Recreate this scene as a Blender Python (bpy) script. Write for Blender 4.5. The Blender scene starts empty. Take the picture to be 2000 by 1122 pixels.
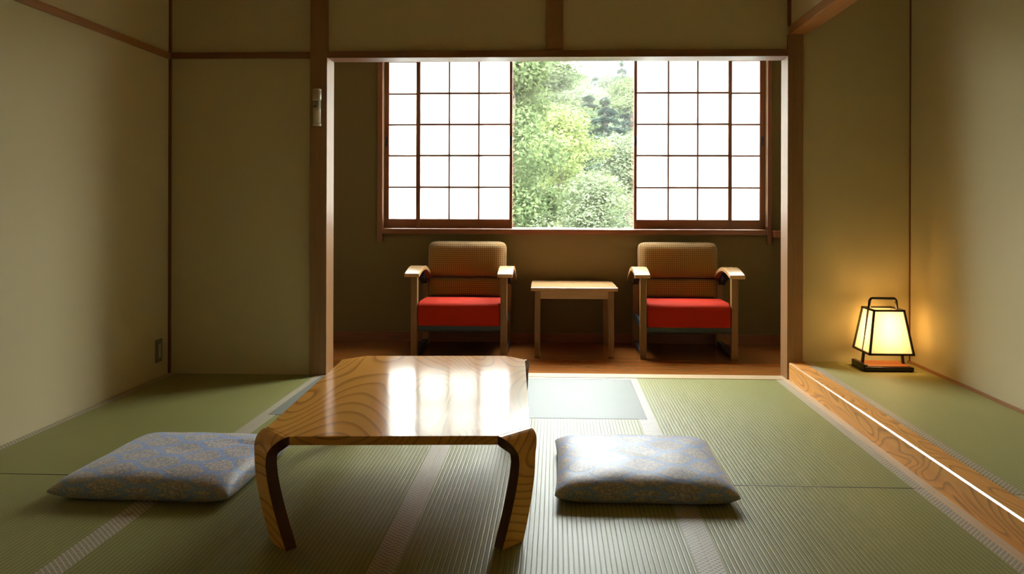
import bpy, bmesh, math, random
from mathutils import Vector, Matrix
random.seed(7)
S = bpy.context.scene
COL = S.collection
PI = math.pi

# ------------------------------------------------------------------ camera
CAM_Y = -4.514
cam = bpy.data.cameras.new('camera')
cam.sensor_width = 36.0
cam.sensor_fit = 'HORIZONTAL'
cam.lens = 1511.7 / 2000 * 36
cam.shift_x = -0.01512
cam.shift_y = -0.07927
cam.clip_end = 500
camo = bpy.data.objects.new('camera', cam)
COL.objects.link(camo)
_yaw, _roll = 0.0370, 0.0029
_f = Vector((-math.sin(_yaw), math.cos(_yaw), 0))
_r0 = Vector((math.cos(_yaw), math.sin(_yaw), 0))
_u0 = Vector((0, 0, 1))
_r = _r0 * math.cos(_roll) + _u0 * math.sin(_roll)
_u = _u0 * math.cos(_roll) - _r0 * math.sin(_roll)
camo.matrix_world = Matrix(((_r.x, _u.x, -_f.x, 0), (_r.y, _u.y, -_f.y, CAM_Y), (_r.z, _u.z, -_f.z, 1.0), (0, 0, 0, 1)))
S.camera = camo

# ------------------------------------------------------------------ light
EXPOSURE = 0.0
HAZE = 0.0004
SKY_LOW = 16.5        # radiance of the hazy sky by the horizon
SKY_HIGH = 64.0      # radiance of the bright cloud higher up
SUN = 3.0
LAMP_W = 2.0
S.view_settings.view_transform = 'Standard'
S.view_settings.look = 'None'
S.view_settings.gamma = 1.0
S.view_settings.use_curve_mapping = False
S.view_settings.exposure = EXPOSURE
cy = S.cycles
cy.use_denoising = True
cy.max_bounces = 14
cy.diffuse_bounces = 8
cy.glossy_bounces = 5
cy.transmission_bounces = 8
cy.transparent_max_bounces = 12
cy.sample_clamp_indirect = 12.0
cy.caustics_reflective = False
cy.caustics_refractive = False

w = bpy.data.worlds.new('overcast_sky')
S.world = w
w.use_nodes = True
nt = w.node_tree
nt.nodes.clear()
tc = nt.nodes.new('ShaderNodeTexCoord')
sp = nt.nodes.new('ShaderNodeSeparateXYZ')
nt.links.new(tc.outputs['Generated'], sp.inputs[0])
mr = nt.nodes.new('ShaderNodeMapRange')
mr.inputs['From Min'].default_value = 0.25
mr.inputs['From Max'].default_value = 0.70
mr.inputs['To Min'].default_value = SKY_LOW
mr.inputs['To Max'].default_value = SKY_HIGH
nt.links.new(sp.outputs['Z'], mr.inputs['Value'])
bg = nt.nodes.new('ShaderNodeBackground')
bg.inputs['Color'].default_value = (0.95, 0.98, 1.0, 1)
nt.links.new(mr.outputs[0], bg.inputs['Strength'])
wo = nt.nodes.new('ShaderNodeOutputWorld')
nt.links.new(bg.outputs[0], wo.inputs['Surface'])

sl = bpy.data.lights.new('sun', 'SUN')
sl.energy = SUN
sl.angle = math.radians(6)
sl.color = (1.0, 0.96, 0.86)
so = bpy.data.objects.new('sun', sl)
COL.objects.link(so)
so.location = (-10, -20, 30)
so.rotation_euler = (Vector((0.45, 0.75, -0.85))).to_track_quat('-Z', 'Y').to_euler()

pl = bpy.data.lights.new('window_portal', 'AREA')
pl.shape = 'RECTANGLE'
pl.size = 3.0
pl.size_y = 1.7
pl.cycles.is_portal = True
po = bpy.data.objects.new('window_portal', pl)
COL.objects.link(po)
po.location = (0.12, 1.36, 1.5)
po.rotation_euler = (-PI / 2, 0, 0)   # faces -Y, into the room

# ------------------------------------------------------------------ node helpers
class NT:
    def __init__(s, name):
        s.m = bpy.data.materials.new(name)
        s.m.use_nodes = True
        s.t = s.m.node_tree
        s.t.nodes.clear()
        s.out = s.t.nodes.new('ShaderNodeOutputMaterial')
    def n(s, typ, _in=None, **kw):
        nd = s.t.nodes.new(typ)
        for k, v in kw.items():
            setattr(nd, k, v)
        for k, v in (_in or {}).items():
            s.set(nd.inputs[k], v)
        return nd
    def set(s, sock, v):
        if isinstance(v, bpy.types.NodeSocket):
            s.t.links.new(v, sock)
        elif isinstance(v, bpy.types.Node):
            s.t.links.new(v.outputs[0], sock)
        else:
            if isinstance(v, (tuple, list)) and len(v) == 3 and sock.type == 'RGBA':
                v = (*v, 1)
            sock.default_value = v
    def math(s, op, a, b=None, c=None, clamp=False):
        nd = s.t.nodes.new('ShaderNodeMath')
        nd.operation = op
        nd.use_clamp = clamp
        s.set(nd.inputs[0], a)
        if b is not None: s.set(nd.inputs[1], b)
        if c is not None: s.set(nd.inputs[2], c)
        return nd.outputs[0]
    def coord(s, which='Object'):
        return s.n('ShaderNodeTexCoord').outputs[which]
    def map(s, vec, scale=(1, 1, 1), loc=(0, 0, 0), rot=(0, 0, 0)):
        return s.n('ShaderNodeMapping', {'Vector': vec, 'Scale': scale, 'Location': loc, 'Rotation': rot}).outputs[0]
    def noise(s, vec, scale, detail=3, rough=0.5, dist=0.0):
        return s.n('ShaderNodeTexNoise', {'Vector': vec, 'Scale': scale, 'Detail': detail, 'Roughness': rough, 'Distortion': dist}).outputs['Fac']
    def ramp(s, fac, stops):
        nd = s.n('ShaderNodeValToRGB', {'Fac': fac})
        cr = nd.color_ramp
        while len(cr.elements) < len(stops): cr.elements.new(0.5)
        for e, (p, c) in zip(cr.elements, stops):
            e.position = p
            e.color = (*c, 1) if len(c) == 3 else c
        return nd.outputs[0]
    def mix(s, fac, a, b, blend='MIX'):
        nd = s.n('ShaderNodeMix', data_type='RGBA', blend_type=blend)
        s.set(nd.inputs['Factor'], fac)
        s.set(nd.inputs[6], a)
        s.set(nd.inputs[7], b)
        return nd.outputs[2]
    def xyz(s, vec):
        return s.n('ShaderNodeSeparateXYZ', {0: vec}).outputs
    def bump(s, h, strength=0.3, dist=0.001):
        return s.n('ShaderNodeBump', {'Height': h, 'Strength': strength, 'Distance': dist}).outputs[0]
    def pbr(s, col, rough=0.5, normal=None, **kw):
        nd = s.n('ShaderNodeBsdfPrincipled', {'Base Color': col, 'Roughness': rough})
        if normal is not None: s.set(nd.inputs['Normal'], normal)
        for k, v in kw.items():
            s.set(nd.inputs[k.replace('_', ' ')], v)
        s.t.links.new(nd.outputs[0], s.out.inputs['Surface'])
        return s.m

def plain(name, col, rough=0.5, **kw):
    return NT(name).pbr(col, rough, **kw)

def wood(name, light, dark, axis='Z', rough=0.45, grain=14.0, figure=0.0, coat=0.0, contrast=0.6):
    """fibre streaks along one axis, with optional cathedral figure"""
    g = NT(name)
    c = g.coord()
    st = {'X': (0.06, 1, 1), 'Y': (1, 0.06, 1), 'Z': (1, 1, 0.06)}[axis]
    v = g.map(c, st)
    streak = g.noise(v, grain * 4, 5, 0.6)
    broad = g.noise(v, grain * 0.5, 2, 0.5)
    f = g.math('ADD', g.math('MULTIPLY', streak, 0.6), g.math('MULTIPLY', broad, 0.4))
    col = g.ramp(f, [(0.5 - 0.22 / contrast * 0.6, dark), (0.5 + 0.2 / contrast * 0.6, light)])
    if figure:
        st2 = {'X': (0.22, 1, 1), 'Y': (1, 0.22, 1), 'Z': (1, 1, 0.22)}[axis]
        fig = g.noise(g.map(c, st2), figure, 1.5, 0.45, 0.6)
        ph = g.math('FRACT', g.math('MULTIPLY', fig, 16.0))
        line = g.ramp(ph, [(0.0, (1, 1, 1)), (0.55, (0.92, 0.92, 0.92)), (0.86, (0.35, 0.35, 0.35)), (1.0, (1, 1, 1))])
        col = g.mix(0.62, col, line, 'MULTIPLY')
    bmp = g.bump(streak, 0.12, 0.0008)
    return g.pbr(col, rough, bmp, Coat_Weight=coat, Coat_Roughness=0.06)

# ------------------------------------------------------------------ materials
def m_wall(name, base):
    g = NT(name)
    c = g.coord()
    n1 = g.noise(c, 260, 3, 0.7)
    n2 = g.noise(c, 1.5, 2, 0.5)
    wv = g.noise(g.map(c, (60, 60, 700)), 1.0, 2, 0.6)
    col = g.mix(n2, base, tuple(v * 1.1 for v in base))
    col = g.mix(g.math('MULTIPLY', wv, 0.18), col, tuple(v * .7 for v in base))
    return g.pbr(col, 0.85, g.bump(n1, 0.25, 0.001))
def m_tatami(name, axis, base, dark, rough=0.42, spec=0.5):
    g = NT(name)
    c = g.coord()
    x, y, z = g.xyz(c)
    a = x if axis == 'Y' else y
    b = y if axis == 'Y' else x
    fr = g.math('FRACT', g.math('MULTIPLY', a, 1 / 0.0150))
    d = g.math('ABSOLUTE', g.math('SUBTRACT', fr, 0.5))          # 0 at rib crest, 0.5 in the groove
    groove = g.math('SMOOTH_MIN', 1.0, 1.0, 0.1)
    groove = g.n('ShaderNodeMapRange', {'Value': d, 'From Min': 0.30, 'From Max': 0.5, 'To Min': 0.0, 'To Max': 1.0}, interpolation_type='SMOOTHSTEP').outputs[0]
    fib = g.noise(g.map(c, (25, 900, 1) if axis == 'Y' else (900, 25, 1)), 1.0, 2, 0.7)
    blot = g.noise(c, 2.2, 3, 0.6)
    col = g.mix(blot, base, tuple(v * 0.86 for v in base))
    col = g.mix(g.math('MULTIPLY', fib, 0.45), col, dark)
    col = g.mix(g.math('MULTIPLY', groove, 0.75), col, dark)
    h = g.math('ADD', g.math('MULTIPLY', g.math('SUBTRACT', 1.0, groove), 1.0), g.math('MULTIPLY', fib, 0.12))
    return g.pbr(col, rough, g.bump(h, 0.5, 0.0012), Specular_IOR_Level=spec)
def m_border():
    g = NT('tatami_border_cloth')
    c = g.coord()
    x, y, z = g.xyz(c)
    u = g.math('MULTIPLY', g.math('ADD', x, y), 1 / 0.019)
    v = g.math('MULTIPLY', g.math('SUBTRACT', x, y), 1 / 0.019)
    def lines(t):
        return g.math('GREATER_THAN', g.math('ABSOLUTE', g.math('SUBTRACT', g.math('FRACT', t), 0.5)), 0.36)
    l = g.math('MAXIMUM', lines(u), lines(v))
    dots = g.math('GREATER_THAN', g.noise(c, 240, 2, 0.5), 0.54)
    base = g.mix(g.math('MULTIPLY', dots, 0.5), (0.25, 0.215, 0.145), (0.42, 0.36, 0.26))
    col = g.mix(l, base, (0.60, 0.53, 0.40))
    return g.pbr(col, 0.45, g.bump(l, 0.3, 0.0006))
def m_zabuton():
    g = NT('zabuton_brocade')
    uv = g.n('ShaderNodeUVMap').outputs[0]
    x, y, z = g.xyz(uv)
    PX, PY = 0.19, 0.128
    def cell(ox, oy):
        dx = g.math('SUBTRACT', g.math('FRACT', g.math('ADD', g.math('MULTIPLY', x, 1 / PX), ox)), 0.5)
        dy = g.math('SUBTRACT', g.math('FRACT', g.math('ADD', g.math('MULTIPLY', y, 1 / PY), oy)), 0.5)
        ax = g.math('ABSOLUTE', dx); ay = g.math('ABSOLUTE', dy)
        # elongated hexagon distance, 1 at the cell border
        h = g.math('MAXIMUM', g.math('MULTIPLY', ay, 2.35), g.math('ADD', g.math('MULTIPLY', ax, 2.7), g.math('MULTIPLY', ay, 1.6)))
        return h
    d = g.math('MINIMUM', cell(0, 0), cell(0.5, 0.5))
    wob = g.noise(uv, 95, 2, 0.6)
    d = g.math('ADD', d, g.math('MULTIPLY', g.math('SUBTRACT', wob, 0.5), 0.22))
    inside = g.n('ShaderNodeMapRange', {'Value': d, 'From Min': 0.86, 'From Max': 0.95, 'To Min': 1.0, 'To Max': 0.0}).outputs[0]
    fil = g.noise(g.map(uv, (1.6, 1, 1)), 85, 2, 0.5, 1.2)
    fl = g.math('GREATER_THAN', fil, 0.52)
    tan = g.mix(fl, (0.36, 0.34, 0.38), (0.80, 0.64, 0.48))
    blue = g.mix(g.math('MULTIPLY', fl, 0.55), (0.24, 0.37, 0.70), (0.48, 0.60, 0.82))
    col = g.mix(inside, blue, tan)
    col = g.mix(0.22, col, (0.30, 0.38, 0.55))
    return g.pbr(col, 0.48, g.bump(g.math('ADD', inside, g.math('MULTIPLY', fl, 0.4)), 0.35, 0.0008), Specular_IOR_Level=0.5, Sheen_Weight=0.3)
def m_check():
    g = NT('woven_check_fabric')
    c = g.coord()
    x, y, z = g.xyz(c)
    def st(t):
        return g.math('GREATER_THAN', g.math('FRACT', g.math('MULTIPLY', t, 1 / 0.0145)), 0.62)
    l = g.math('MAXIMUM', st(x), st(z))
    col = g.mix(l, (0.38, 0.21, 0.045), (0.18, 0.095, 0.02))
    return g.pbr(col, 0.9, g.bump(g.math('SUBTRACT', 1.0, l), 0.4, 0.001), Sheen_Weight=0.2)
def m_red():
    g = NT('red_upholstery')
    n = g.noise(g.coord(), 500, 2, 0.6)
    col = g.mix(n, (0.34, 0.014, 0.003), (0.46, 0.026, 0.005))
    return g.pbr(col, 0.8, g.bump(n, 0.3, 0.0006), Specular_IOR_Level=0.15)
def m_paper(name, col, trans):
    g = NT(name)
    n = g.noise(g.coord(), 90, 4, 0.6)
    c2 = g.mix(g.math('MULTIPLY', n, 0.10), col, tuple(v * 0.8 for v in col))
    a = g.n('ShaderNodeBsdfDiffuse', {'Color': c2})
    b = g.n('ShaderNodeBsdfTranslucent', {'Color': c2})
    mx = g.n('ShaderNodeMixShader', {0: trans, 1: a.outputs[0], 2: b.outputs[0]})
    g.t.links.new(mx.outputs[0], g.out.inputs['Surface'])
    return g.m
def m_glass():
    g = NT('window_glass')
    t = g.n('ShaderNodeBsdfTransparent', {'Color': (0.96, 0.98, 0.97)})
    gl = g.n('ShaderNodeBsdfGlossy', {'Color': (1, 1, 1), 'Roughness': 0.02})
    mx = g.n('ShaderNodeMixShader', {0: 0.05, 1: t.outputs[0], 2: gl.outputs[0]})
    g.t.links.new(mx.outputs[0], g.out.inputs['Surface'])
    return g.m
def m_leaf(name, a, b, trans=0.35):
    g = NT(name)
    r = g.n('ShaderNodeNewGeometry').outputs['Random Per Island']
    n = g.noise(g.coord(), 0.9, 2, 0.5)
    f = g.math('ADD', g.math('MULTIPLY', r, 0.6), g.math('MULTIPLY', n, 0.4))
    col = g.ramp(f, [(0.2, a), (0.8, b)])
    d = g.n('ShaderNodeBsdfDiffuse', {'Color': col})
    t = g.n('ShaderNodeBsdfTranslucent', {'Color': col})
    mx = g.n('ShaderNodeMixShader', {0: trans, 1: d.outputs[0], 2: t.outputs[0]})
    g.t.links.new(mx.outputs[0], g.out.inputs['Surface'])
    return g.m
def m_table():
    g = NT('lacquered_zelkova')
    c = g.coord()
    warp = g.noise(g.map(c, (1.0, 0.30, 1.0), loc=(4.3, 0.9, 0)), 2.6, 0.6, 0.3, 0.25)
    ph = g.math('FRACT', g.math('MULTIPLY', warp, 32.0))
    line = g.ramp(ph, [(0.0, (1, 1, 1)), (0.62, (0.97, 0.95, 0.92)), (0.90, (0.50, 0.42, 0.36)), (0.95, (0.55, 0.48, 0.4)), (1.0, (1, 1, 1))])
    fib = g.noise(g.map(c, (110, 5, 110)), 1.0, 4, 0.65)
    big = g.noise(g.map(c, (5, 0.8, 5)), 1.0, 2, 0.5)
    base = g.mix(big, (1.0, 0.42, 0.075), (1.0, 0.55, 0.13))
    base = g.mix(g.math('MULTIPLY', fib, 0.30), base, (0.62, 0.22, 0.03))
    col = g.mix(0.72, base, line, 'MULTIPLY')
    rg = g.math('ADD', 0.10, g.math('MULTIPLY', fib, 0.12))
    return g.pbr(col, rg, g.bump(fib, 0.05, 0.0004), Coat_Weight=0.6, Coat_Roughness=0.08, Specular_IOR_Level=0.15, Coat_IOR=1.42)
def m_laminate():
    g = NT('dark_laminated_edge')
    c = g.coord('UV')
    x, y, z = g.xyz(c)
    st = g.math('GREATER_THAN', g.math('FRACT', g.math('MULTIPLY', x, 7.0)), 0.5)
    col = g.mix(st, (0.085, 0.028, 0.012), (0.15, 0.055, 0.022))
    return g.pbr(col, 0.35)
def m_boards():
    g = NT('engawa_floor_boards')
    c = g.coord()
    x, y, z = g.xyz(c)
    board = g.math('FLOOR', g.math('MULTIPLY', y, 1 / 0.09))
    jitter = g.n('ShaderNodeTexWhiteNoise', {'W': board}, noise_dimensions='1D').outputs['Value']
    seam = g.math('GREATER_THAN', g.math('ABSOLUTE', g.math('SUBTRACT', g.math('FRACT', g.math('MULTIPLY', y, 1 / 0.09)), 0.5)), 0.487)
    fib = g.noise(g.map(c, (3, 90, 1)), 1.0, 4, 0.6)
    col = g.mix(fib, (0.24, 0.075, 0.012), (0.36, 0.125, 0.022))
    col = g.mix(g.math('MULTIPLY', jitter, 0.35), col, (0.18, 0.055, 0.01))
    col = g.mix(g.math('MULTIPLY', seam, 0.7), col, (0.10, 0.035, 0.01))
    return g.pbr(col, 0.22, g.bump(g.math('SUBTRACT', 1.0, seam), 0.2, 0.0006), Specular_IOR_Level=0.3)

M = {}
M['wall'] = m_wall('plaster_wall', (0.60, 0.52, 0.305))
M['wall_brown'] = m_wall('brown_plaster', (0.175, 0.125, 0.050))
M['tatami'] = m_tatami('tatami_rush', 'Y', (0.375, 0.368, 0.130), (0.13, 0.12, 0.035), 0.45, 0.3)
M['tatami_cross'] = m_tatami('sheen_toned_tatami_rush', 'X', (0.245, 0.258, 0.225), (0.19, 0.20, 0.16), 0.50, 0.25)  # same rush in a greyer tone, window sheen painted into the colour
M['border'] = m_border()
M['seam'] = plain('seam_gap_shade', (0.035, 0.033, 0.03), 0.8)  # painted shade for the gaps at the mat ends
M['tatami_new'] = m_tatami('alcove_rush', 'Y', (0.50, 0.49, 0.20), (0.22, 0.21, 0.08), 0.5, 0.3)
M['zab'] = m_zabuton()
M['check'] = m_check()
M['red'] = m_red()
M['paper'] = m_paper('shoji_paper', (0.93, 0.93, 0.90), 0.72)
M['lamp_paper'] = m_paper('lamp_paper', (0.97, 0.93, 0.80), 0.7)
M['glass'] = m_glass()
M['table'] = m_table()
M['laminate'] = m_laminate()
M['boards'] = m_boards()
M['post'] = wood('cedar_post', (0.36, 0.19, 0.075), (0.24, 0.115, 0.042), 'Z', 0.45)
M['post_x'] = wood('cedar_rail_x', (0.28, 0.12, 0.045), (0.18, 0.072, 0.027), 'X', 0.45)
M['post_y'] = wood('cedar_rail_y', (0.42, 0.19, 0.07), (0.28, 0.115, 0.04), 'Y', 0.4)
M['pale_x'] = wood('pale_threshold', (0.66, 0.50, 0.30), (0.52, 0.37, 0.20), 'X', 0.4)
M['pale_y'] = wood('pale_strip', (0.66, 0.50, 0.32), (0.50, 0.36, 0.20), 'Y', 0.4)
M['kamachi'] = wood('figured_step_beam', (0.84, 0.40, 0.09), (0.66, 0.27, 0.05), 'Y', 0.55, figure=7.0, coat=0.0)
M['sash'] = wood('red_brown_sash', (0.25, 0.085, 0.03), (0.15, 0.045, 0.018), 'Z', 0.4)
M['sash_x'] = wood('red_brown_rail', (0.27, 0.095, 0.035), (0.16, 0.05, 0.02), 'X', 0.35)
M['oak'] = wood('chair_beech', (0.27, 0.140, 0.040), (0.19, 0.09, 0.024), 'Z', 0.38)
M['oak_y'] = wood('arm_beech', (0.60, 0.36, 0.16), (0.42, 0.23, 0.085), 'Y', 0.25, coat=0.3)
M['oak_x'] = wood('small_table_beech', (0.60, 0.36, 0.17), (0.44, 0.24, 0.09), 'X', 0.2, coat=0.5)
M['ceiling'] = wood('ceiling_boards', (0.50, 0.34, 0.17), (0.38, 0.24, 0.11), 'Y', 0.6)
M['black'] = plain('black_metal', (0.012, 0.012, 0.014), 0.4)
M['teal'] = plain('dark_teal_rail', (0.02, 0.05, 0.05), 0.45)
M['lampframe'] = plain('black_lacquer', (0.012, 0.009, 0.008), 0.35)
M['lampwood'] = wood('lamp_base_wood', (0.42, 0.13, 0.035), (0.30, 0.08, 0.02), 'X', 0.4)
M['plastic'] = plain('cream_plastic', (0.55, 0.50, 0.40), 0.25)
M['plastic_dark'] = plain('dark_button', (0.05, 0.045, 0.04), 0.4)
M['plate'] = plain('grey_brown_plate', (0.20, 0.19, 0.15), 0.5)
M['socket'] = plain('ivory_socket', (0.48, 0.44, 0.34), 0.45)
M['alu'] = plain('pale_aluminium', (0.75, 0.76, 0.75), 0.35, Metallic=0.4)
M['pull'] = plain('dark_blue_pull', (0.02, 0.025, 0.07), 0.4)
M['render'] = plain('exterior_plaster', (0.6, 0.58, 0.52), 0.9)
M['bark'] = plain('tree_bark', (0.10, 0.075, 0.06), 0.9)
M['cushion_edge'] = plain('navy_tassel', (0.03, 0.05, 0.13), 0.5)

# ------------------------------------------------------------------ mesh helpers
def obj(name, bm, mat, parent=None, bevel=0.0, smooth=False, seg=2):
    me = bpy.data.meshes.new(name)
    bmesh.ops.recalc_face_normals(bm, faces=bm.faces)
    bm.to_mesh(me)
    bm.free()
    for m in (mat if isinstance(mat, (list, tuple)) else [mat]):
        me.materials.append(m)
    o = bpy.data.objects.new(name, me)
    COL.objects.link(o)
    if parent is not None:
        o.parent = parent
    if bevel:
        b = o.modifiers.new('bevel', 'BEVEL')
        b.width = bevel
        b.segments = seg
        b.limit_method = 'ANGLE'
        b.harden_normals = False
    if smooth:
        for p in me.polygons: p.use_smooth = True
    return o
def box(bm, x0, x1, y0, y1, z0, z1, mi=0):
    vs = [bm.verts.new((x, y, z)) for x in (x0, x1) for y in (y0, y1) for z in (z0, z1)]
    for f in ((0, 1, 3, 2), (4, 6, 7, 5), (0, 4, 5, 1), (2, 3, 7, 6), (0, 2, 6, 4), (1, 5, 7, 3)):
        fc = bm.faces.new([vs[i] for i in f])
        fc.material_index = mi
    return vs
def boxes(*bs):
    bm = bmesh.new()
    for b in bs: box(bm, *b)
    return bm
def tube(bm, pts, r, seg=10, close=False):
    pts = [Vector(p) for p in pts]
    rings = []
    n = len(pts)
    for i, p in enumerate(pts):
        a = pts[max(i - 1, 0)]; b = pts[min(i + 1, n - 1)]
        t = (b - a).normalized()
        up = Vector((0, 0, 1)) if abs(t.z) < 0.95 else Vector((0, 1, 0))
        s = t.cross(up).normalized(); u = s.cross(t)
        rr = r[i] if isinstance(r, (list, tuple)) else r
        rings.append([bm.verts.new(p + s * rr * math.cos(2 * PI * k / seg) + u * rr * math.sin(2 * PI * k / seg)) for k in range(seg)])
    for a, b in zip(rings, rings[1:]):
        for k in range(seg):
            bm.faces.new((a[k], a[(k + 1) % seg], b[(k + 1) % seg], b[k]))
    bm.faces.new(rings[0][::-1]); bm.faces.new(rings[-1])
def sbar(bm, a, b, wx, wy):
    """square bar between two points (mostly vertical)"""
    a = Vector(a); b = Vector(b)
    q = []
    for p in (a, b):
        q.append([bm.verts.new(p + Vector((sx * wx / 2, sy * wy / 2, 0))) for sx, sy in ((-1, -1), (1, -1), (1, 1), (-1, 1))])
    for k in range(4):
        bm.faces.new((q[0][k], q[0][(k + 1) % 4], q[1][(k + 1) % 4], q[1][k]))
    bm.faces.new(q[0][::-1]); bm.faces.new(q[1])
def lathe(bm, prof, seg=24, c=(0, 0, 0)):
    rings = []
    for r, z in prof:
        rings.append([bm.verts.new((c[0] + r * math.cos(2 * PI * k / seg), c[1] + r * math.sin(2 * PI * k / seg), c[2] + z)) for k in range(seg)])
    for a, b in zip(rings, rings[1:]):
        for k in range(seg):
            bm.faces.new((a[k], a[(k + 1) % seg], b[(k + 1) % seg], b[k]))
    bm.faces.new(rings[0][::-1]); bm.faces.new(rings[-1])
def prism(bm, poly, lo, hi, axis='X'):
    """poly = list of 2D points in the plane across axis"""
    def v(p, t):
        return {'X': (t, p[0], p[1]), 'Y': (p[0], t, p[1]), 'Z': (p[0], p[1], t)}[axis]
    a = [bm.verts.new(v(p, lo)) for p in poly]
    b = [bm.verts.new(v(p, hi)) for p in poly]
    n = len(poly)
    for i in range(n):
        bm.faces.new((a[i], a[(i + 1) % n], b[(i + 1) % n], b[i]))
    bm.faces.new(a[::-1]); bm.faces.new(b)
def tag(o, label, cat, group=None, kind=None):
    o['label'] = label
    o['category'] = cat
    if group: o['group'] = group
    if kind: o['kind'] = kind
    return o
def thing(name, label, cat, loc=(0, 0, 0), rz=0.0, group=None):
    o = bpy.data.objects.new(name, None)
    o.empty_display_size = 0.1
    COL.objects.link(o)
    o.location = loc
    o.rotation_euler = (0, 0, rz)
    return tag(o, label, cat, group)
def struct(name, bm, mat, label, cat, bevel=0.0, parent=None):
    o = obj(name, bm, mat, parent, bevel)
    if parent is None:
        tag(o, label, cat, kind='structure')
    return o
def dup(root, loc, rz=None, label=None):
    r = root.copy(); COL.objects.link(r)
    r.location = loc
    if rz is not None: r.rotation_euler = (0, 0, rz)
    if label: r['label'] = label
    for ch in list(root.children):
        c = ch.copy(); COL.objects.link(c); c.parent = r
        for g in list(ch.children):
            d = g.copy(); COL.objects.link(d); d.parent = c
    return r

# ------------------------------------------------------------------ room shell
XL, XR, XT = -2.305, 2.041, 1.342       # left wall, alcove side wall, step front
YB = -5.6                               # wall behind the camera
HC = 2.45                               # ceiling
YE = 1.164                              # window wall of the sunroom
HS = 0.102                              # alcove floor height

struct('floor_under', boxes((XL - .1, XR + .1, YB - .05, 0.12, -.16, -.105)), M['pale_x'], 'lowest boards closing the floor of the room', 'floor')
struct('floor', boxes((XL - .05, XT + .05, YB, 0.0, -.105, -.056), (XL - .05, -1.36, 0.0, 0.03, -.105, -.004), (1.34, 1.42, 0.0, .03, -.105, -.004)), M['pale_x'], 'sub-floor under the tatami mats', 'floor')
bm = boxes((XL, -1.372, YB, -3.501, -.056, 0), (-1.372, .430, YB, -2.632, -.056, 0), (.430, 1.305, YB, -3.501, -.056, 0))
struct('floor_rear', bm, M['tatami'], 'rush matting covering the floor nearest the camera', 'floor')
struct('floor_engawa', boxes((-2.65, 1.72, 0.10, YE + .02, -.16, 0.0)), M['boards'], 'glossy orange-brown board floor of the sunroom under the chairs', 'floor')
struct('ceiling', boxes((XL - .1, XT + .9, YB, 0.14, HC, HC + .12)), M['ceiling'], 'wooden ceiling above the tatami room', 'ceiling')
struct('ceiling_engawa', boxes((-2.72, 1.78, 0.12, YE + .14, 2.30, 2.44)), M['post_x'], 'ceiling above the sunroom', 'ceiling')

struct('wall_left', boxes((XL - .1, XL, YB, 0.05, -.16, HC + .05)), M['wall'], 'long beige left wall with a wooden rail near its top', 'wall')
struct('wall_behind', boxes((XL - .1, XT + .9, YB - .1, YB, -.16, HC)), M['wall'], 'beige wall behind the camera', 'wall')
struct('wall_back_left', boxes((-2.75, -1.40, 0.02, 0.134, -.16, HC + .05)), M['wall'], 'dark beige wall panel left of the post and the sunroom opening', 'wall')
struct('wall_above_opening', boxes((-1.40, 1.37, 0.02, 0.12, 1.90, HC)), M['wall'], 'beige wall band above the sunroom opening', 'wall')
struct('wall_alcove_back', boxes((1.40, XR + .1, 0.03, 0.134, -.16, HC)), M['wall'], 'beige end wall of the alcove behind the lamp', 'wall')
struct('wall_alcove_side', boxes((XR, XR + .1, -2.75, 0.03, -.16, HC)), M['wall'], 'beige right side wall of the alcove', 'wall')
struct('wall_right', boxes((XT, XR + .1, YB, -2.75, -.16, HC)), M['wall'], 'right wall beyond the alcove end', 'wall')
struct('wall_above_alcove', boxes((1.352, 1.44, -2.75, 0.02, 2.045, HC)), M['wall'], 'narrow wall above the beam over the alcove opening', 'wall')
# window wall with its opening
WX0, WX1, WZ0, WZ1 = -1.278, 1.526, 0.831, 2.20
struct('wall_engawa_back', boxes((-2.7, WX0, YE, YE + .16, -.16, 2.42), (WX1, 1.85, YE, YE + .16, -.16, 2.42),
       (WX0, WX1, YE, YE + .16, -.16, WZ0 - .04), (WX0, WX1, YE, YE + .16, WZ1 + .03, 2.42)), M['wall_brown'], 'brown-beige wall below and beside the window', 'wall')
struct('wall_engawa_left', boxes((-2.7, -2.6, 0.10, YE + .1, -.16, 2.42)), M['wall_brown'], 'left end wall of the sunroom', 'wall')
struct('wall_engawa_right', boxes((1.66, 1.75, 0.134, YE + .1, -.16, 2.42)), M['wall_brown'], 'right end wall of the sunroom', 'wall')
struct('baseboard_back', boxes((-2.6, 1.66, YE - .012, YE, 0, .07)), M['sash_x'], 'dark brown baseboard under the window wall', 'baseboard')

# posts, rails, lintels
struct('trim_1', boxes((-1.449, -1.348, -.012, 0.134, 0, HC)), M['post'], 'dark wooden post at the left of the sunroom opening', 'post', .002)
struct('trim_2', boxes((1.333, 1.423, 0.0, 0.134, 0, 1.995)), M['post'], 'wooden post between the sunroom opening and the alcove', 'post', .002)
struct('trim_3', boxes((-1.348, 1.333, -.005, 0.134, 1.868, 1.908)), M['post_x'], 'wooden lintel across the sunroom opening', 'lintel', .0015)
struct('trim_4', boxes((-.063, .038, 0.002, 0.03, 1.908, HC)), M['post'], 'short wooden post above the middle of the lintel', 'post', .0015)
struct('trim_5', boxes((XL + .012, -1.449, 0.004, 0.022, 1.870, 1.906)), M['post_x'], 'dark horizontal rail on the back left wall panel', 'rail', .0015)
struct('trim_6', boxes((XL, XL + .014, YB, 0.008, 1.866, 1.904)), M['post_y'], 'wooden rail running along the top of the left wall', 'rail', .0015)
struct('trim_7', boxes((XL, XL + .013, 0.006, 0.021, 0, HC)), M['sash'], 'thin dark corner strip at the left end of the back wall', 'post')
struct('trim_8', boxes((1.342, 1.450, -2.75, 0.03, 1.995, 2.045)), M['post_y'], 'wooden beam running over the alcove opening towards the camera', 'beam', .002)
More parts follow.
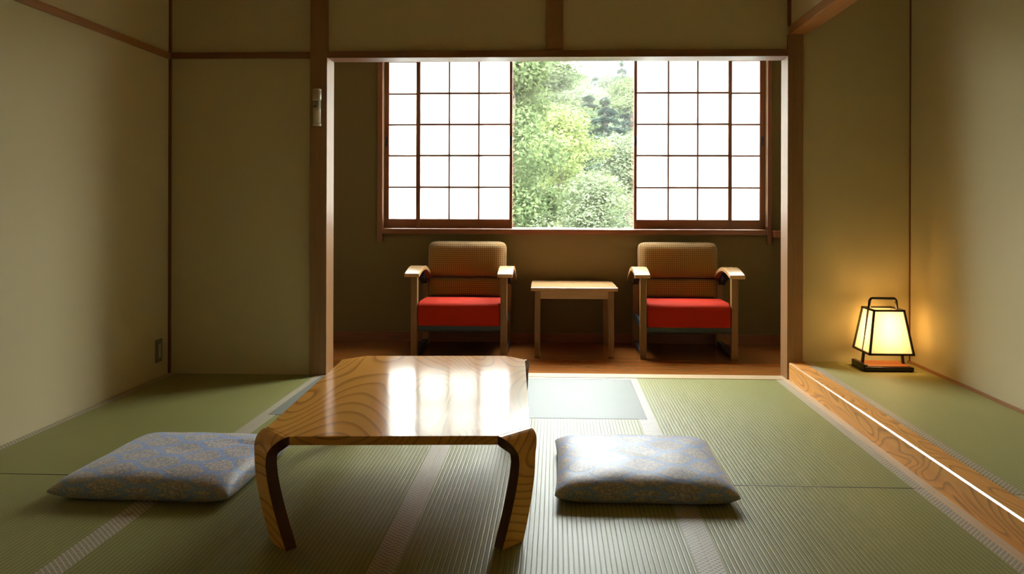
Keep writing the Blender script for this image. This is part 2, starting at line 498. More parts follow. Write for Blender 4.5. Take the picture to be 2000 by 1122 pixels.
struct('trim_9', boxes((1.335, 1.352, 0.002, 0.02, 2.045, HC)), M['sash'], 'thin dark strip in the corner above the alcove beam', 'post')
struct('trim_10', boxes((XR - .006, XR, 0.022, 0.031, HS, HC)), M['sash'], 'thin dark line in the alcove corner', 'post')
struct('trim_11', boxes((XT, XT + .092, -2.75, 0.0, -.06, HS)), M['kamachi'], 'orange figured wooden step beam along the alcove edge', 'step', .005)
M['edge'] = NT('planed_glossy_edge').pbr((0.8, 0.5, 0.25), 0.28, Specular_IOR_Level=1.0, Coat_Weight=1.0, Coat_IOR=1.8, Coat_Roughness=0.22)
_k = bpy.data.objects['trim_11']
_k.data.materials.append(M['edge'])
_k.modifiers['bevel'].material = 1
_k.modifiers['bevel'].segments = 1
struct('trim_12', boxes((1.307, XT, -3.5, 0.0, -.056, 0.003)), M['pale_y'], 'pale wooden strip at the foot of the alcove step', 'strip')
struct('trim_13', boxes((-1.348, 1.333, 0.0, 0.10, -.1, 0.003)), M['pale_x'], 'pale wooden threshold of the sunroom opening', 'threshold')
struct('trim_14', boxes((XR - .014, XR, -2.75, 0.03, HS, HS + .012)), M['post_y'], 'thin wooden strip at the foot of the alcove side wall', 'strip')
struct('trim_15', boxes((XL, XL + .011, -3.5, 0.02, -.056, -.022)), M['pale_y'], 'thin wooden strip at the foot of the left wall', 'strip')
struct('trim_16', boxes((-1.316, -1.278, YE - .03, YE, .73, 2.30)), M['sash'], 'brown casing down the left side of the window', 'casing', .002)
struct('trim_17', boxes((1.526, 1.556, YE - .03, YE, .728, 2.30)), M['sash'], 'brown casing down the right side of the window', 'casing', .002)
struct('trim_18', boxes((-1.278, 1.526, YE - .035, YE + .07, .793, .829)), M['sash_x'], 'brown window sill rail under the paper screens', 'sill', .002)
struct('trim_19', boxes((-1.278, 1.526, YE - .02, YE + .07, 2.175, 2.24)), M['sash_x'], 'brown head rail over the paper screens', 'rail', .002)
struct('trim_20', boxes((1.560, 1.66, 1.05, YE, .775, .828)), M['sash_x'], 'short brown ledge in the right corner of the sunroom', 'ledge', .004)
# alcove floor: boards beyond the raised mat
struct('floor_alcove', boxes((XT + .092, XR, -2.75, 0.03, -.06, HS - .03), (XT + .092, XR, -2.75, -2.045, HS - .03, HS)), M['pale_y'], 'pale board floor at the near end of the raised alcove', 'floor')

# outer window: aluminium sill, frame and glass
wn = obj('window_1', boxes((WX0, WX1, YE + .10, YE + .19, WZ0 - .035, WZ0 + .004), (WX0, WX1, YE + .10, YE + .16, 2.19, 2.24),
         (WX0, WX0 + .03, YE + .10, YE + .15, WZ0, 2.2), (WX1 - .03, WX1, YE + .10, YE + .15, WZ0, 2.2)), M['alu'])
tag(wn, 'wide aluminium framed window behind the paper screens, trees outside', 'window', kind='structure')
obj('glass_pane', boxes((-.36, .60, YE + .125, YE + .128, WZ0, 2.2)), M['glass'], wn)
obj('glass_pane', boxes((WX0 + .03, -.36, YE + .135, YE + .138, WZ0, 2.2)), M['glass'], wn)
obj('glass_pane', boxes((.60, WX1 - .03, YE + .135, YE + .138, WZ0, 2.2)), M['glass'], wn)

# ------------------------------------------------------------------ tatami mats
BW = 0.037
def tatami(name, x0, x1, y0, y1, z, label, long='Y', mat=None, group='tatami mats on the room floor', borders=(1, 1), th=.055):
    t = thing(name, label, 'tatami mat', ((x0 + x1) / 2, (y0 + y1) / 2, z - th), 0, group)
    hx, hy = (x1 - x0) / 2 - .0006, (y1 - y0) / 2 - .0018
    o = obj('rush_surface', boxes((-hx, hx, -hy, hy, 0, th)), mat or M['tatami'], t)
    for s, on in zip((-1, 1), borders):
        if not on: continue
        if long == 'Y':
            a, b = (-hx - .0003, -hx + BW) if s < 0 else (hx - BW, hx + .0003)
            bb = (a, b, -hy, hy, .004, th + .0008)
        else:
            a, b = (-hy - .0003, -hy + BW) if s < 0 else (hy - BW, hy + .0003)
            bb = (-hx, hx, a, b, .004, th + .0008)
        obj('cloth_border', boxes(bb), M['border'], t)
    obj('seam_shade_strip', boxes((-hx, hx, -hy - .0018, -hy + .0022, .004, th + .0005)), M['seam'], t)  # dark strip added in place of shade in the gap between mats
    return t
LX0 = XL + .012
tatami('tatami_mat', LX0, -1.372, -1.718, 0, 0, 'tatami mat in the far left corner beside the left wall')
tatami('tatami_mat', LX0, -1.372, -3.5, -1.718, 0, 'tatami mat by the left wall, nearer the camera, partly under the left cushion')
tatami('tatami_mat', -1.372, .430, -.870, 0, 0, 'pale tatami mat, window sheen put into its colour, lying crosswise by the sunroom threshold', 'X', M['tatami_cross'], borders=(0, 1))
tatami('tatami_mat', -1.372, -.475, -2.632, -.870, 0, 'tatami mat beneath the left half of the low table')
tatami('tatami_mat', -.475, .430, -2.632, -.870, 0, 'tatami mat between the low table and the right cushion, shining in the window light')
tatami('tatami_mat', .430, 1.307, -1.718, 0, 0, 'tatami mat in the far right corner beside the wooden step')
tatami('tatami_mat', .430, 1.307, -3.5, -1.718, 0, 'tatami mat along the step, nearer the camera, right of the right cushion')
tatami('tatami_mat', XT + .092, XR - .014, -2.045, 0.03, HS + .0, 'raised tatami mat of the alcove carrying the lamp', mat=M['tatami_new'], group=None, borders=(1, 0), th=.03)

# ------------------------------------------------------------------ shoji screens
def shoji(x0, x1, y, muntins, label, pull_side, lstile=.030, rstile=.022):
    t = thing('shoji_screen', label, 'paper screen', ((x0 + x1) / 2, y, WZ0), 0, 'sliding paper screens of the window')
    hx = (x1 - x0) / 2
    top = 2.17 - WZ0
    D = .010
    obj('stile', boxes((-hx, -hx + lstile, -D, D, 0, top)), M['sash'], t, .0012)
    obj('stile', boxes((hx - rstile, hx, -D, D, 0, top)), M['sash'], t, .0012)
    obj('bottom_rail', boxes((-hx + lstile, hx - rstile, -D, D, 0.0, .070)), M['sash_x'], t, .0012)
    obj('top_rail', boxes((-hx + lstile, hx - rstile, -D, D, top - .035, top)), M['sash_x'], t, .0012)
    bm = bmesh.new()
    for z in (1.136, 1.370, 1.600, 1.830, 2.070):
        box(bm, -hx + lstile, hx - rstile, -.008, .002, z - WZ0 - .0065, z - WZ0 + .0065)
    for mx in muntins:
        lx = mx - (x0 + x1) / 2
        box(bm, lx - .005, lx + .005, -.0085, .0025, .070, top - .035)
    obj('lattice', bm, M['sash'], t)
    bm = bmesh.new()
    vs = [bm.verts.new(p) for p in ((-hx + lstile - .003, .0045, .066), (hx - rstile + .003, .0045, .066), (hx - rstile + .003, .0045, top - .03), (-hx + lstile - .003, .0045, top - .03))]
    bm.faces.new(vs)
    obj('paper', bm, M['paper'], t)
    px = (-hx + lstile / 2) if pull_side < 0 else (hx - rstile / 2)
    obj('finger_pull', boxes((px - .008, px + .008, -D - .003, -D + .002, .61, .68)), M['pull'], t, .002)
    return t
shoji(-1.036, -.323, YE + .018, (-.790, -.571), 'front paper screen left of the open window, with three columns of panes', 1)
shoji(-1.278, -.550, YE + .046, (-1.030, -.800), 'rear paper screen at the far left of the window, half behind another', -1, .034, .030)
shoji(.568, 1.279, YE + .018, (.818, 1.031), 'front paper screen right of the open window, with three columns of panes', -1, .022, .026)
shoji(.802, 1.526, YE + .046, (1.040, 1.270), 'rear paper screen at the far right of the window, half behind another', 1, .028, .040)

# ------------------------------------------------------------------ low table
def low_table():
    cx, cy_, th = -.495, -1.720, math.radians(3.1)
    W2, L2, CH, H = .392, .595, .095, .338
    t = thing('low_table', 'low lacquered wooden table with clipped corners and bent legs on the tatami', 'table', (cx, cy_, .001), th)
    TH = .026
    oc = [(-W2 + CH, -L2), (W2 - CH, -L2), (W2, -L2 + CH), (W2, L2 - CH), (W2 - CH, L2), (-W2 + CH, L2), (-W2, L2 - CH), (-W2, -L2 + CH)]
    bm = bmesh.new()
    prism(bm, oc, H - TH, H, 'Z')
    obj('tabletop', bm, M['table'], t, .0025)
    # leg profile: (outward, z) for the outer skin, thickness grows into the bend
    prof = []
    R = .055
    for k in range(0, 9):
        a = k / 8 * PI / 2
        prof.append((R * math.sin(a), H - R + R * math.cos(a), TH + .010 * math.sin(a)))
    for z, s in ((.26, .0555), (.22, .052), (.18, .045), (.14, .036), (.10, .026), (.06, .015), (.03, .006), (0, -.003)):
        prof.append((s, z, .036))
    for sx, sy in ((-1, -1), (1, -1), (1, 1), (-1, 1)):
        c = Vector((sx * (W2 - CH / 2), sy * (L2 - CH / 2), 0))
        n = Vector((sx, sy, 0)).normalized()
        d = Vector((-sy, sx, 0)).normalized() * (1 if sx * sy > 0 else 1)
        half = CH * math.sqrt(2) / 2
        bm = bmesh.new()
        uvl = bm.loops.layers.uv.new('UVMap')
        rows = []
        for i, (s, z, thk) in enumerate(prof):
            j0, j1 = prof[max(i - 1, 0)], prof[min(i + 1, len(prof) - 1)]
            tn = Vector((j1[0] - j0[0], j1[1] - j0[1])).normalized()      # tangent going down
            if i == 0: tn = Vector((1, 0))
            if i == len(prof) - 1: tn = Vector((0, -1))
            nin = Vector((-tn.y * -1, tn.x * -1))                          # inward normal
            nin = Vector((tn.y, -tn.x))
            si, zi = s + nin.x * thk, z + nin.y * thk
            if i == len(prof) - 1: zi = 0
            if z > .27:
                q_ = (H - z) / (H - .27)
                hw = half + (.033 - half) * (1 - (1 - min(1, q_ * 1.0)) ** 1.6)
            else:
                hw = .033 + (.27 - z) / .27 * .011
            row = []
            for (ss, zz) in ((s, z), (si, zi)):
                for q in (-1, 1):
                    p = c + n * ss + d * (q * hw)
                    row.append(bm.verts.new((p.x, p.y, zz)))
            rows.append(row)      # outer-, outer+, inner-, inner+
        for i, (a, b) in enumerate(zip(rows, rows[1:])):
            bm.faces.new((a[0], a[1], b[1], b[0]))
            bm.faces.new((a[2], b[2], b[3], a[3]))
            for q in (0, 1):
                f = bm.faces.new((a[q], b[q], b[q + 2], a[q + 2]))
                f.material_index = 1
                for lp in f.loops:
                    u = 0.0 if lp.vert in (a[q], b[q]) else 1.0
                    lp[uvl].uv = (u, i / 20)
        bm.faces.new((rows[0][0], rows[0][2], rows[0][3], rows[0][1]))
        e = rows[-1]
        bm.faces.new((e[0], e[1], e[3], e[2]))
        o = obj('leg', bm, [M['table'], M['laminate']], t)
        for p in o.data.polygons: p.use_smooth = False
        bvm = o.modifiers.new('bevel', 'BEVEL'); bvm.width = .002; bvm.segments = 2; bvm.limit_method = 'ANGLE'; bvm.angle_limit = math.radians(40)
    return t
low_table()

# ------------------------------------------------------------------ floor cushions
def zabuton(name, loc, rz, wx, wy, label, crease=None, shear=0.0):
    bm = bmesh.new()
    uvl = bm.loops.layers.uv.new('UVMap')
    N = 44
    def pt(i, j, side):
        u = math.sin((i / N * 2 - 1) * PI / 2 * .97) / math.sin(PI / 2 * .97); v = math.sin((j / N * 2 - 1) * PI / 2 * .97) / math.sin(PI / 2 * .97)
        bow = .035
        x = u * (wx / 2) * (1 - bow * (1 - v ** 2) - .0)
        y = v * (wy / 2) * (1 - bow * (1 - u ** 2))
        k = max(0.0, (1 - abs(u) ** 4.6)) ** .42 * max(0.0, (1 - abs(v) ** 4.6)) ** .42
        pu = math.sin(u * 9 + v * 3) * math.sin(v * 8 - u * 2) * .0022 * k
        seam = .036
        if side > 0:
            z = seam + .058 * k + pu
            r = math.hypot(x, y)
            z -= .006 * math.exp(-(r / .05) ** 2)
            if crease:
                dx, dy = x - crease[0], y - crease[1]
                z -= .012 * math.exp(-(dx / .06) ** 2 - (dy / .010) ** 2)
        else:
            z = seam - .035 * min(1.0, k * 1.6)
        return (x + shear * y, y, z), (u, v)
    g = {}
    for side in (1, -1):
        for i in range(N + 1):
            for j in range(N + 1):
                if side < 0 and (i in (0, N) or j in (0, N)):
                    g[(side, i, j)] = g[(1, i, j)]
                    continue
                p, _ = pt(i, j, side)
                g[(side, i, j)] = bm.verts.new(p)
    for side in (1, -1):
        for i in range(N):
            for j in range(N):
                q = [(i, j), (i + 1, j), (i + 1, j + 1), (i, j + 1)]
                f = bm.faces.new([g[(side, a, b)] for a, b in (q if side > 0 else q[::-1])])
                f.smooth = True
                for lp, (a, b) in zip(f.loops, (q if side > 0 else q[::-1])):
                    lp[uvl].uv = ((a / N - .5) * wx * 1.16, (b / N - .5) * wy * 1.2 + (.05 if side < 0 else 0))
    o = obj(name, bm, M['zab'], smooth=True)
    o.location = loc
    o.rotation_euler = (0, 0, rz)
    return tag(o, label, 'cushion', 'brocade floor cushions')
zabuton('floor_cushion', (.305, -1.640, .001), 0.0, .615, .600, 'blue-grey brocade floor cushion right of the low table')
zabuton('floor_cushion', (-1.385, -1.690, .001), math.radians(-1.5), .625, .600, 'blue-grey brocade floor cushion left of the low table, with a small crease', crease=(.20, .10), shear=0.0)

# ------------------------------------------------------------------ armchairs
def armchair(loc, label):
    """origin under the middle of the front legs; +Y is the back"""
    t = thing('armchair', label, 'armchair', loc, 0, 'armchairs in the sunroom')
    for s in (-1, 1):
        xo, xi = s * .318, s * .275
        a, b = min(xo, xi), max(xo, xi)
        bm = bmesh.new()
        prism(bm, [(0, 0), (.042, 0), (.050, .535), (0, .535)], a, b, 'X')
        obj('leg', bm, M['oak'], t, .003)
        bm = bmesh.new()
        prism(bm, [(.47, 0), (.51, 0), (.50, .47), (.455, .47)], a, b, 'X')
        obj('leg', bm, M['oak'], t, .003)
        # floor runner, dark
        obj('runner', boxes((a + .004, b - .004, .042, .47, .012, .040)), M['black'], t, .002)
        # side plate under the seat
        obj('side_rail', boxes((a + .006, b - .012, .044, .49, .19, .235)), M['black'], t, .002)
        # curved arm
        n = 18
        top, bot = [], []
        for k in range(n + 1):
            u = k / n
            y = -.030 + u * .56
            z = .552 + .036 * math.sin(min(u / .42, 1) * PI / 2) - .105 * max(0, (u - .42) / .58) ** 1.7
            top.append((y, z)); bot.append((y, z - .024 - .004 * math.sin(u * PI)))
        bm = bmesh.new()
        cxa = s * .306
        hw = .050
        prism(bm, top + bot[::-1], cxa - hw, cxa + hw, 'X')
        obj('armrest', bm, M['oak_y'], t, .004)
        bm = bmesh.new()
        prism(bm, [(.30, .50), (.50, .425), (.50, .44), (.34, .545)], s * .306 - .02, s * .306 + .02, 'X')
        obj('arm_bracket', bm, M['black'], t, .001)
    # seat cushion
    bm = bmesh.new()
    prism(bm, [(-.004, .205), (.47, .185), (.47, .335), (.30, .362), (.06, .366), (.012, .352), (-.004, .33)], -.272, .272, 'X')
    obj('seat_cushion', bm, M['red'], t, .014, seg=4)
    obj('seat_rail', boxes((-.275, .275, .004, .03, .180, .206)), M['teal'], t, .002)
    obj('seat_frame', boxes((-.27, .27, .03, .47, .165, .188)), M['black'], t, .002)
    # back: two padded panels leaning back
    def panel(z0, z1, y0, y1, thk, name, hw):
        nx, nz = 14, 10
        bm = bmesh.new()
        fr, bk = {}, {}
        for i in range(nx + 1):
            for j in range(nz + 1):
                u, v = i / nx * 2 - 1, j / nz * 2 - 1
                r = .045
                X = u * hw; Z = z0 + (v + 1) / 2 * (z1 - z0)
                yc = y0 + (Z - z0) / (z1 - z0) * (y1 - y0)
                bulge = (max(0, 1 - abs(u) ** 6) ** .5) * (max(0, 1 - abs(v) ** 5) ** .5)
                fr[i, j] = bm.verts.new((X, yc - thk * (.25 + .75 * bulge), Z))
                bk[i, j] = bm.verts.new((X, yc + thk * .35, Z))
        for i in range(nx):
            for j in range(nz):
                bm.faces.new((fr[i, j], fr[i + 1, j], fr[i + 1, j + 1], fr[i, j + 1]))
                bm.faces.new((bk[i, j], bk[i, j + 1], bk[i + 1, j + 1], bk[i + 1, j]))
        for i in range(nx):
            bm.faces.new((fr[i, 0], bk[i, 0], bk[i + 1, 0], fr[i + 1, 0]))
            bm.faces.new((fr[i, nz], fr[i + 1, nz], bk[i + 1, nz], bk[i, nz]))
        for j in range(nz):
            bm.faces.new((fr[0, j], fr[0, j + 1], bk[0, j + 1], bk[0, j]))
            bm.faces.new((fr[nx, j], bk[nx, j], bk[nx, j + 1], fr[nx, j + 1]))
        if name == 'backrest':       # round the two upper corners
            for vv in bm.verts:
                R_ = .045
                if abs(vv.co.x) > hw - R_ and vv.co.z > z1 - R_:
                    cx_ = math.copysign(hw - R_, vv.co.x); cz_ = z1 - R_
                    dx, dz = vv.co.x - cx_, vv.co.z - cz_
                    m_ = max(abs(dx), abs(dz)); l_ = math.hypot(dx, dz)
                    if l_ > 1e-6:
                        k_ = m_ / l_
                        vv.co.x = cx_ + dx * k_; vv.co.z = cz_ + dz * k_
        o = obj(name, bm, M['check'], t, smooth=True)
        o.modifiers.new('sub', 'SUBSURF').levels = 1
        o.modifiers['sub'].render_levels = 2
        return o
    panel(.488, .742, .475, .515, .060, 'backrest', .285)
    panel(.350, .484, .450, .474, .050, 'lower_back_cushion', .276)
    obj('back_frame', boxes((-.26, .26, .515, .535, .40, .62)), M['oak'], t, .003)
    return t
ch = armchair((-.640, .565, 0), 'armchair with red seat and checked back, left of the small table')
dup(ch, (.870, .575, 0), 0, 'armchair with red seat and checked back, right of the small table')

# ------------------------------------------------------------------ side table
t = thing('side_table', 'small square wooden side table between the two armchairs', 'side table', (.118, .86, 0), math.radians(1.0))
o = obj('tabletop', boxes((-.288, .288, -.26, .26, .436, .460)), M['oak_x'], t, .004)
for sx in (-1, 1):
    for sy in (-1, 1):
        bm = bmesh.new()
        sbar(bm, (sx * .245, sy * .225, 0), (sx * .243, sy * .222, .436), .038, .038)
        obj('leg', bm, M['oak'], t, .003)
obj('apron', boxes((-.226, .226, -.236, -.212, .383, .436)), M['oak_x'], t, .001)
obj('apron', boxes((-.226, .226, .212, .236, .383, .436)), M['oak_x'], t, .001)
obj('apron', boxes((-.258, -.234, -.205, .205, .383, .436)), M['oak_x'], t, .001)
obj('apron', boxes((.234, .258, -.205, .205, .383, .436)), M['oak_x'], t, .001)

# ------------------------------------------------------------------ lamp
t = thing('table_lamp', 'glowing paper lantern lamp with black frame and carrying handle in the alcove', 'lamp', (1.813, -.150, HS))
obj('base', boxes((-.130, .130, -.092, .092, .006, .026)), M['lampframe'], t, .002)
obj('base_board', boxes((-.118, .118, -.080, .080, .026, .030)), M['lampwood'], t, .001)
obj('foot', boxes((-.133, -.112, -.08, .10, 0, .036)), M['lampframe'], t, .003)
obj('foot', boxes((.112, .133, -.08, .088, 0, .022)), M['lampframe'], t, .003)
ZB, ZT = .100, .332        # shade heights above the alcove floor
HB, HT = .116, .080
def cor(z, sx, sy, inset=0.0):
    k = (z - ZB) / (ZT - ZB)
    h = HB + (HT - HB) * k - inset
    return Vector((sx * h, sy * h, z))
sh = obj('shade', (lambda bm: ([bm.faces.new([bm.verts.new(cor(z, *q, .004)) for z, q in ((ZB, a), (ZB, b), (ZT, b), (ZT, a))]) for a, b in (((-1, -1), (1, -1)), ((1, -1), (1, 1)), ((1, 1), (-1, 1)), ((-1, 1), (-1, -1)))], bm)[1])(bmesh.new()), M['lamp_paper'], t)
bm = bmesh.new()
for sx, sy in ((-1, -1), (1, -1), (1, 1), (-1, 1)):
    sbar(bm, cor(ZB, sx, sy), cor(ZT, sx, sy), .0105, .0105)
for z in (ZB, ZT):
    h = HB if z == ZB else HT
    e = .0052
    for s in (-1, 1):
        box(bm, -h - e, h + e, s * h - e, s * h + e, z - e, z + e)
        box(bm, s * h - e, s * h + e, -h - e, h + e, z - e, z + e)
obj('shade_frame', bm, M['lampframe'], t)
for s in (-1, 1):
    bm = bmesh.new()
    sbar(bm, (s * .112, 0, .02), (s * .0775, 0, ZT + .004), .012, .014)
    obj('leg', bm, M['lampframe'], t)
bm = bmesh.new()
pts = [(-.0775, 0, ZT - .01), (-.073, 0, ZT + .040)]
for k in range(1, 6):
    a = PI - k / 6 * PI / 2
    pts.append((-.055 + .018 * math.cos(a), 0, ZT + .040 + .018 * math.sin(a)))
pts += [(-p[0], 0, p[2]) for p in pts[::-1]]
tube(bm, pts, .008, 8)
obj('handle', bm, M['lampframe'], t, smooth=True)
bm = bmesh.new()
tube(bm, [(-.03, -.03, ZB + .02), (-.03, -.03, ZB - .018)], .003, 8)
obj('switch', bm, M['lampframe'], t)
obj('bulb_holder', boxes((-.075, .075, -.006, .006, ZB + .002, ZB + .010)), M['lampframe'], t)
bm = bmesh.new()
lathe(bm, [(.012, 0), (.014, .02), (.020, .035), (.030, .06), (.033, .08), (.028, .10), (.016, .113), (.004, .117)], 20, (0, 0, ZB + .012))
gb = NT('lit_bulb')
em = gb.n('ShaderNodeEmission', {'Color': (1.0, 0.62, 0.25), 'Strength': 25.0})
gb.t.links.new(em.outputs[0], gb.out.inputs['Surface'])
M['bulb'] = gb.m
obj('bulb', bm, gb.m, t, smooth=True)
ll = bpy.data.lights.new('lamp_light', 'POINT')
ll.energy = LAMP_W
ll.color = (1.0, 0.54, 0.16)
ll.shadow_soft_size = .035
lo = bpy.data.objects.new('lamp_light', ll)
COL.objects.link(lo)
lo.parent = t
lo.location = (0, 0, ZB + .17)

# ------------------------------------------------------------------ flashlight on the post
t = thing('flashlight', 'cream emergency flashlight clipped to the dark wooden post', 'flashlight', (-1.397, -.045, 1.463))
bm = bmesh.new(); lathe(bm, [(.0235, .0), (.0255, .004), (.0255, .012), (.023, .0145), (.023, .0165)], 28)
bm2 = bm
obj('end_cap', bm, M['plastic'], t, smooth=True)
bm = bmesh.new(); lathe(bm, [(.0225, .0165), (.0225, .148)], 28)
obj('barrel', bm, M['plastic'], t, smooth=True)
bm = bmesh.new(); lathe(bm, [(.0225, .148), (.0255, .156), (.0255, .202), (.022, .204), (.022, .206), (.0262, .208), (.0255, .214), (.018, .219)], 28)
obj('lamp_head', bm, M['plastic'], t, smooth=True)
obj('switch', boxes((-.013, .002, -.0245, -.020, .108, .116)), M['plastic_dark'], t, .001)
obj('label_band', boxes((-.010, .000, -.0235, -.021, .140, .1425)), M['plastic_dark'], t)
obj('wall_clip', boxes((-.012, .012, .018, .033, .05, .17)), M['plastic'], t, .001)

# ------------------------------------------------------------------ outlet
t = thing('wall_socket', 'grey-brown outlet plate low on the left wall near the corner', 'outlet', (XL, -.104, .153))
obj('plate', boxes((0, .006, -.036, .036, -.066, .066)), M['plate'], t, .002)
obj('socket', boxes((.006, .009, -.011, .013, -.040, .040)), M['socket'], t, .001)

# ------------------------------------------------------------------ outside
def hill():
    bm = bmesh.new()
    nx, ny = 60, 50
    g = {}
    for i in range(nx + 1):
        for j in range(ny + 1):
            x = -60 + 120 * i / nx; y = 3 + 110 * (j / ny)
            z = -1.8 + max(0, (y - 28)) * .13 + 0.7 * math.sin(x * .11 + y * .07) * min(1, y / 30)
            g[i, j] = bm.verts.new((x, y, z))
    for i in range(nx):
        for j in range(ny):
            bm.faces.new((g[i, j], g[i + 1, j], g[i + 1, j + 1], g[i, j + 1]))
    return bm
def hz(x, y):
    return -1.8 + max(0, (y - 28)) * .13 + 0.7 * math.sin(x * .11 + y * .07) * min(1, y / 30)
gm = NT('forest_floor')
nf = gm.noise(gm.coord(), .8, 4, .6)
gm.pbr(gm.mix(nf, (0.02, 0.03, 0.012), (0.035, 0.045, 0.018)), 0.95)
tag(obj('ground', hill(), gm.m, smooth=True), 'wooded hillside outside the window', 'hillside', kind='structure')

LEAF = {
 'lime': m_leaf('lime_leaves', (0.055, 0.075, 0.022), (0.125, 0.145, 0.055)),
 'mid': m_leaf('mid_green_leaves', (0.030, 0.045, 0.018), (0.075, 0.095, 0.042)),
 'blue': m_leaf('blue_green_needles', (0.028, 0.048, 0.036), (0.065, 0.092, 0.066)),
 'pale': m_leaf('pale_leaves', (0.045, 0.058, 0.030), (0.095, 0.110, 0.065)),
}
def leaf_crown(rnd, blobs, n, size, flat=1.0):
    bm = bmesh.new()
    tot = sum(b[3] ** 2 for b in blobs)
    for (bx, by, bz, br) in blobs:
        k = int(n * br ** 2 / tot)
        for _ in range(k):
            d = Vector((rnd.gauss(0, 1), rnd.gauss(0, 1), rnd.gauss(0, 1)))
            if d.length < 1e-3: continue
            d.normalize()
            r = br * (0.55 + 0.5 * rnd.random())
            c = Vector((bx, by, bz)) + Vector((d.x * r, d.y * r, d.z * r * flat))
            a = Vector((rnd.gauss(0, 1), rnd.gauss(0, 1), rnd.gauss(0, .6))).normalized()
            b = a.cross(d + Vector((0, 0, .3))).normalized()
            s = size * (0.6 + .8 * rnd.random())
            vs = [bm.verts.new(c + a * s * p + b * s * q * .6) for p, q in ((-1, 0), (-.1, -.8), (1, 0), (-.1, .8))]
            bm.faces.new(vs)
    return bm
def broad_tree(seed, H, W, n, size, kind, name='broadleaf_tree'):
    rnd = random.Random(seed)
    o = bpy.data.objects.new(name, None); COL.objects.link(o)
    blobs = []
    for k in range(26):
        u = rnd.random()
        z = H * (.35 + .62 * u)
        rad = W * .5 * math.sin(PI * min(1, (u * .8 + .2))) ** .6
        a = rnd.random() * 2 * PI
        rr = rad * math.sqrt(rnd.random()) * .85
        blobs.append((rr * math.cos(a), rr * math.sin(a), z, W * (.13 + .10 * rnd.random())))
    obj('foliage', leaf_crown(rnd, blobs, n, size, .75), LEAF[kind], o)
    bm = bmesh.new()
    tube(bm, [(0, 0, -.5), (.1, 0, H * .3), (0, .1, H * .6), (.05, 0, H * .85)], [W * .03, W * .024, W * .014, W * .004], 8)
    for k in range(9):
        b = rnd.choice(blobs)
        z0 = H * (.3 + .3 * rnd.random())
        tube(bm, [(0.05, 0, z0), (b[0] * .5, b[1] * .5, (z0 + b[2]) * .52), (b[0], b[1], b[2])], [W * .012, W * .008, W * .002], 6)
    obj('trunk', bm, M['bark'], o, smooth=True)
    return o
def conifer(seed, H, W, n, size, kind='blue'):
    rnd = random.Random(seed)
    o = bpy.data.objects.new('conifer', None); COL.objects.link(o)
    bm = bmesh.new()
    tiers = 15
    for ti in range(tiers):
        u = ti / (tiers - 1)
        z = H * (.18 + .8 * u)
        R_ = W * .5 * (1 - u) ** .8 + .08
        nb = max(5, int(11 * (1 - u * .5)))
        for k in range(nb):
            a = rnd.random() * 2 * PI
            L = R_ * (.75 + .35 * rnd.random())
            per = max(6, int(n / tiers / nb))
            for q in range(per):
                s = (q + rnd.random()) / per
                c = Vector((math.cos(a) * L * s, math.sin(a) * L * s, z - L * .28 * s + rnd.gauss(0, .05 * W * .4)))
                c += Vector((rnd.gauss(0, 1), rnd.gauss(0, 1), 0)) * .06 * L
                dd = Vector((math.cos(a) + rnd.gauss(0, .6), math.sin(a) + rnd.gauss(0, .6), -.35 + rnd.gauss(0, .3))).normalized()
                sd = dd.cross(Vector((0, 0, 1))).normalized()
                sz = size * (.6 + .8 * rnd.random())
                vs = [bm.verts.new(c + dd * sz * p + sd * sz * r_ * .35) for p, r_ in ((-1, 0), (0, -1), (1.2, 0), (0, 1))]
                bm.faces.new(vs)
    obj('foliage', bm, LEAF[kind], o)
    bm = bmesh.new()
    tube(bm, [(0, 0, -.5), (0, 0, H * .5), (0, 0, H * .97)], [W * .05, W * .035, W * .006], 8)
    obj('trunk', bm, M['bark'], o, smooth=True)
    return o
def px2x(px, y):      # where a sight line at this height of the frame meets depth y
    d = y - CAM_Y
    return (px - 1085) / 1511.7 * d
def top_z(py, y):
    return 1 + (400 - py) / 1511.7 * (y - CAM_Y)
protos = {}
def plant(kind, px, top, y, label, W=None, rz=0.0):
    """tree whose tip shows at (px, top)"""
    x = px2x(px, y)
    g0 = hz(x, y)
    need = top_z(top, y) - g0
    if kind not in protos:
        if kind == 'conifer': pr = conifer(3, 10, 4.2, 9000, .16)
        elif kind == 'lime': pr = broad_tree(5, 10, 7, 15000, .10, 'lime')
        elif kind == 'mid': pr = broad_tree(11, 10, 7, 26000, .10, 'mid')
        else: pr = broad_tree(17, 10, 7, 13000, .10, 'pale')
        protos[kind] = pr
        o = pr
    else:
        o = dup(protos[kind], (0, 0, 0), 0)
    o.location = (x, y, g0)
    s = need / 10.0
    sw = (W / (4.2 if kind == 'conifer' else 7)) if W else s
    o.scale = (sw, sw, s)
    o.rotation_euler = (0, 0, rz)
    tag(o, label, 'tree', 'trees on the hillside outside the window')
    return o
plant('lime', 1090, 215, 19, 'yellow-green broadleaf tree in the middle of the window view', 4.0)
plant('mid', 1000, 112, 13.5, 'mid-green broadleaf tree at the left edge of the window view', 3.6)
plant('pale', 1168, 345, 12, 'pale green tree at the lower right of the window view', 2.6, 1.0)
plant('pale', 1228, 270, 22, 'pale green tree at the right edge of the window view', 4.4, 2.0)
plant('conifer', 1180, 190, 29, 'blue-green conifer behind the pale trees on the right', 5.0)
plant('conifer', 1148, 185, 37, 'blue-green conifer behind the yellow-green tree', 6.0, 1.0)
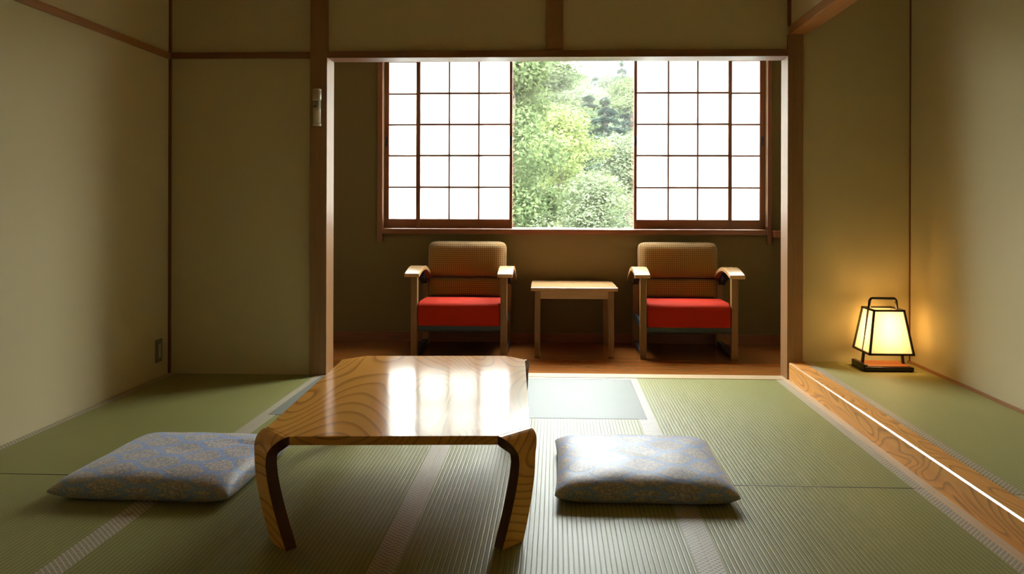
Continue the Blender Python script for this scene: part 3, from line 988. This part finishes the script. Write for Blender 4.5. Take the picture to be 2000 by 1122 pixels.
plant('conifer', 1212, 118, 72, 'tall distant conifer rising against the sky at the upper right', 6.0, .4)
plant('mid', 1058, 125, 34, 'mid-green tree filling the upper left behind the nearest one', 8.0, 1.5)
plant('pale', 1150, 178, 50, 'rounded pale green tree high on the hill in the middle', 8.0, 2.6)
plant('mid', 1232, 165, 42, 'mid-green tree high on the hill at the right edge', 7.0, 2.0)
plant('conifer', 1105, 132, 76, 'distant conifer on the ridge left of the patch of sky', 7.0, 2.0)
plant('conifer', 1160, 148, 84, 'distant conifer on the ridge under the patch of sky', 8.0, 3.0)
plant('mid', 1190, 152, 92, 'distant rounded tree on the ridge beside the tall conifer', 13.0, .7)
plant('mid', 1125, 148, 96, 'distant rounded tree on the ridge at the left of the gap', 13.0, 3.7)
plant('pale', 1030, 320, 25, 'pale green tree low behind the left edge trees', 4.4, .6)
plant('mid', 1018, 150, 46, 'mid-green tree far behind the trees at the left edge', 9.0, 2.4)
plant('pale', 1062, 195, 56, 'pale green tree far up the slope left of the middle', 9.0, 0.3)
plant('mid', 1095, 160, 52, 'mid-green tree up the slope behind the yellow-green tree', 8.0, 2.9)
plant('pale', 1128, 172, 62, 'pale green tree far up the slope under the patch of sky', 8.0, 4.3)
plant('mid', 1205, 185, 66, 'rounded green tree high on the slope below the tall conifer', 9.0, 5.1)
plant('conifer', 1222, 205, 40, 'blue-green conifer between the right edge and its neighbour', 4.6, 3.1)
plant('mid', 1195, 235, 58, 'dark rounded tree halfway up the hill between the conifers', 9.0, 1.1)
plant('conifer', 1236, 210, 50, 'blue-green conifer at the right edge halfway up the hill', 6.0, 2.2)

# ------------------------------------------------------------------ haze over the valley
g = NT('valley_haze')
vs = g.n('ShaderNodeVolumeScatter', {'Color': (0.97, 1.0, 0.98), 'Density': HAZE, 'Anisotropy': 0.2})
g.t.links.new(vs.outputs[0], g.out.inputs['Volume'])
tag(obj('haze', boxes((-40, 40, 4.0, 112, -4, 30)), g.m), 'pale humid haze hanging over the wooded hillside', 'haze', kind='stuff')
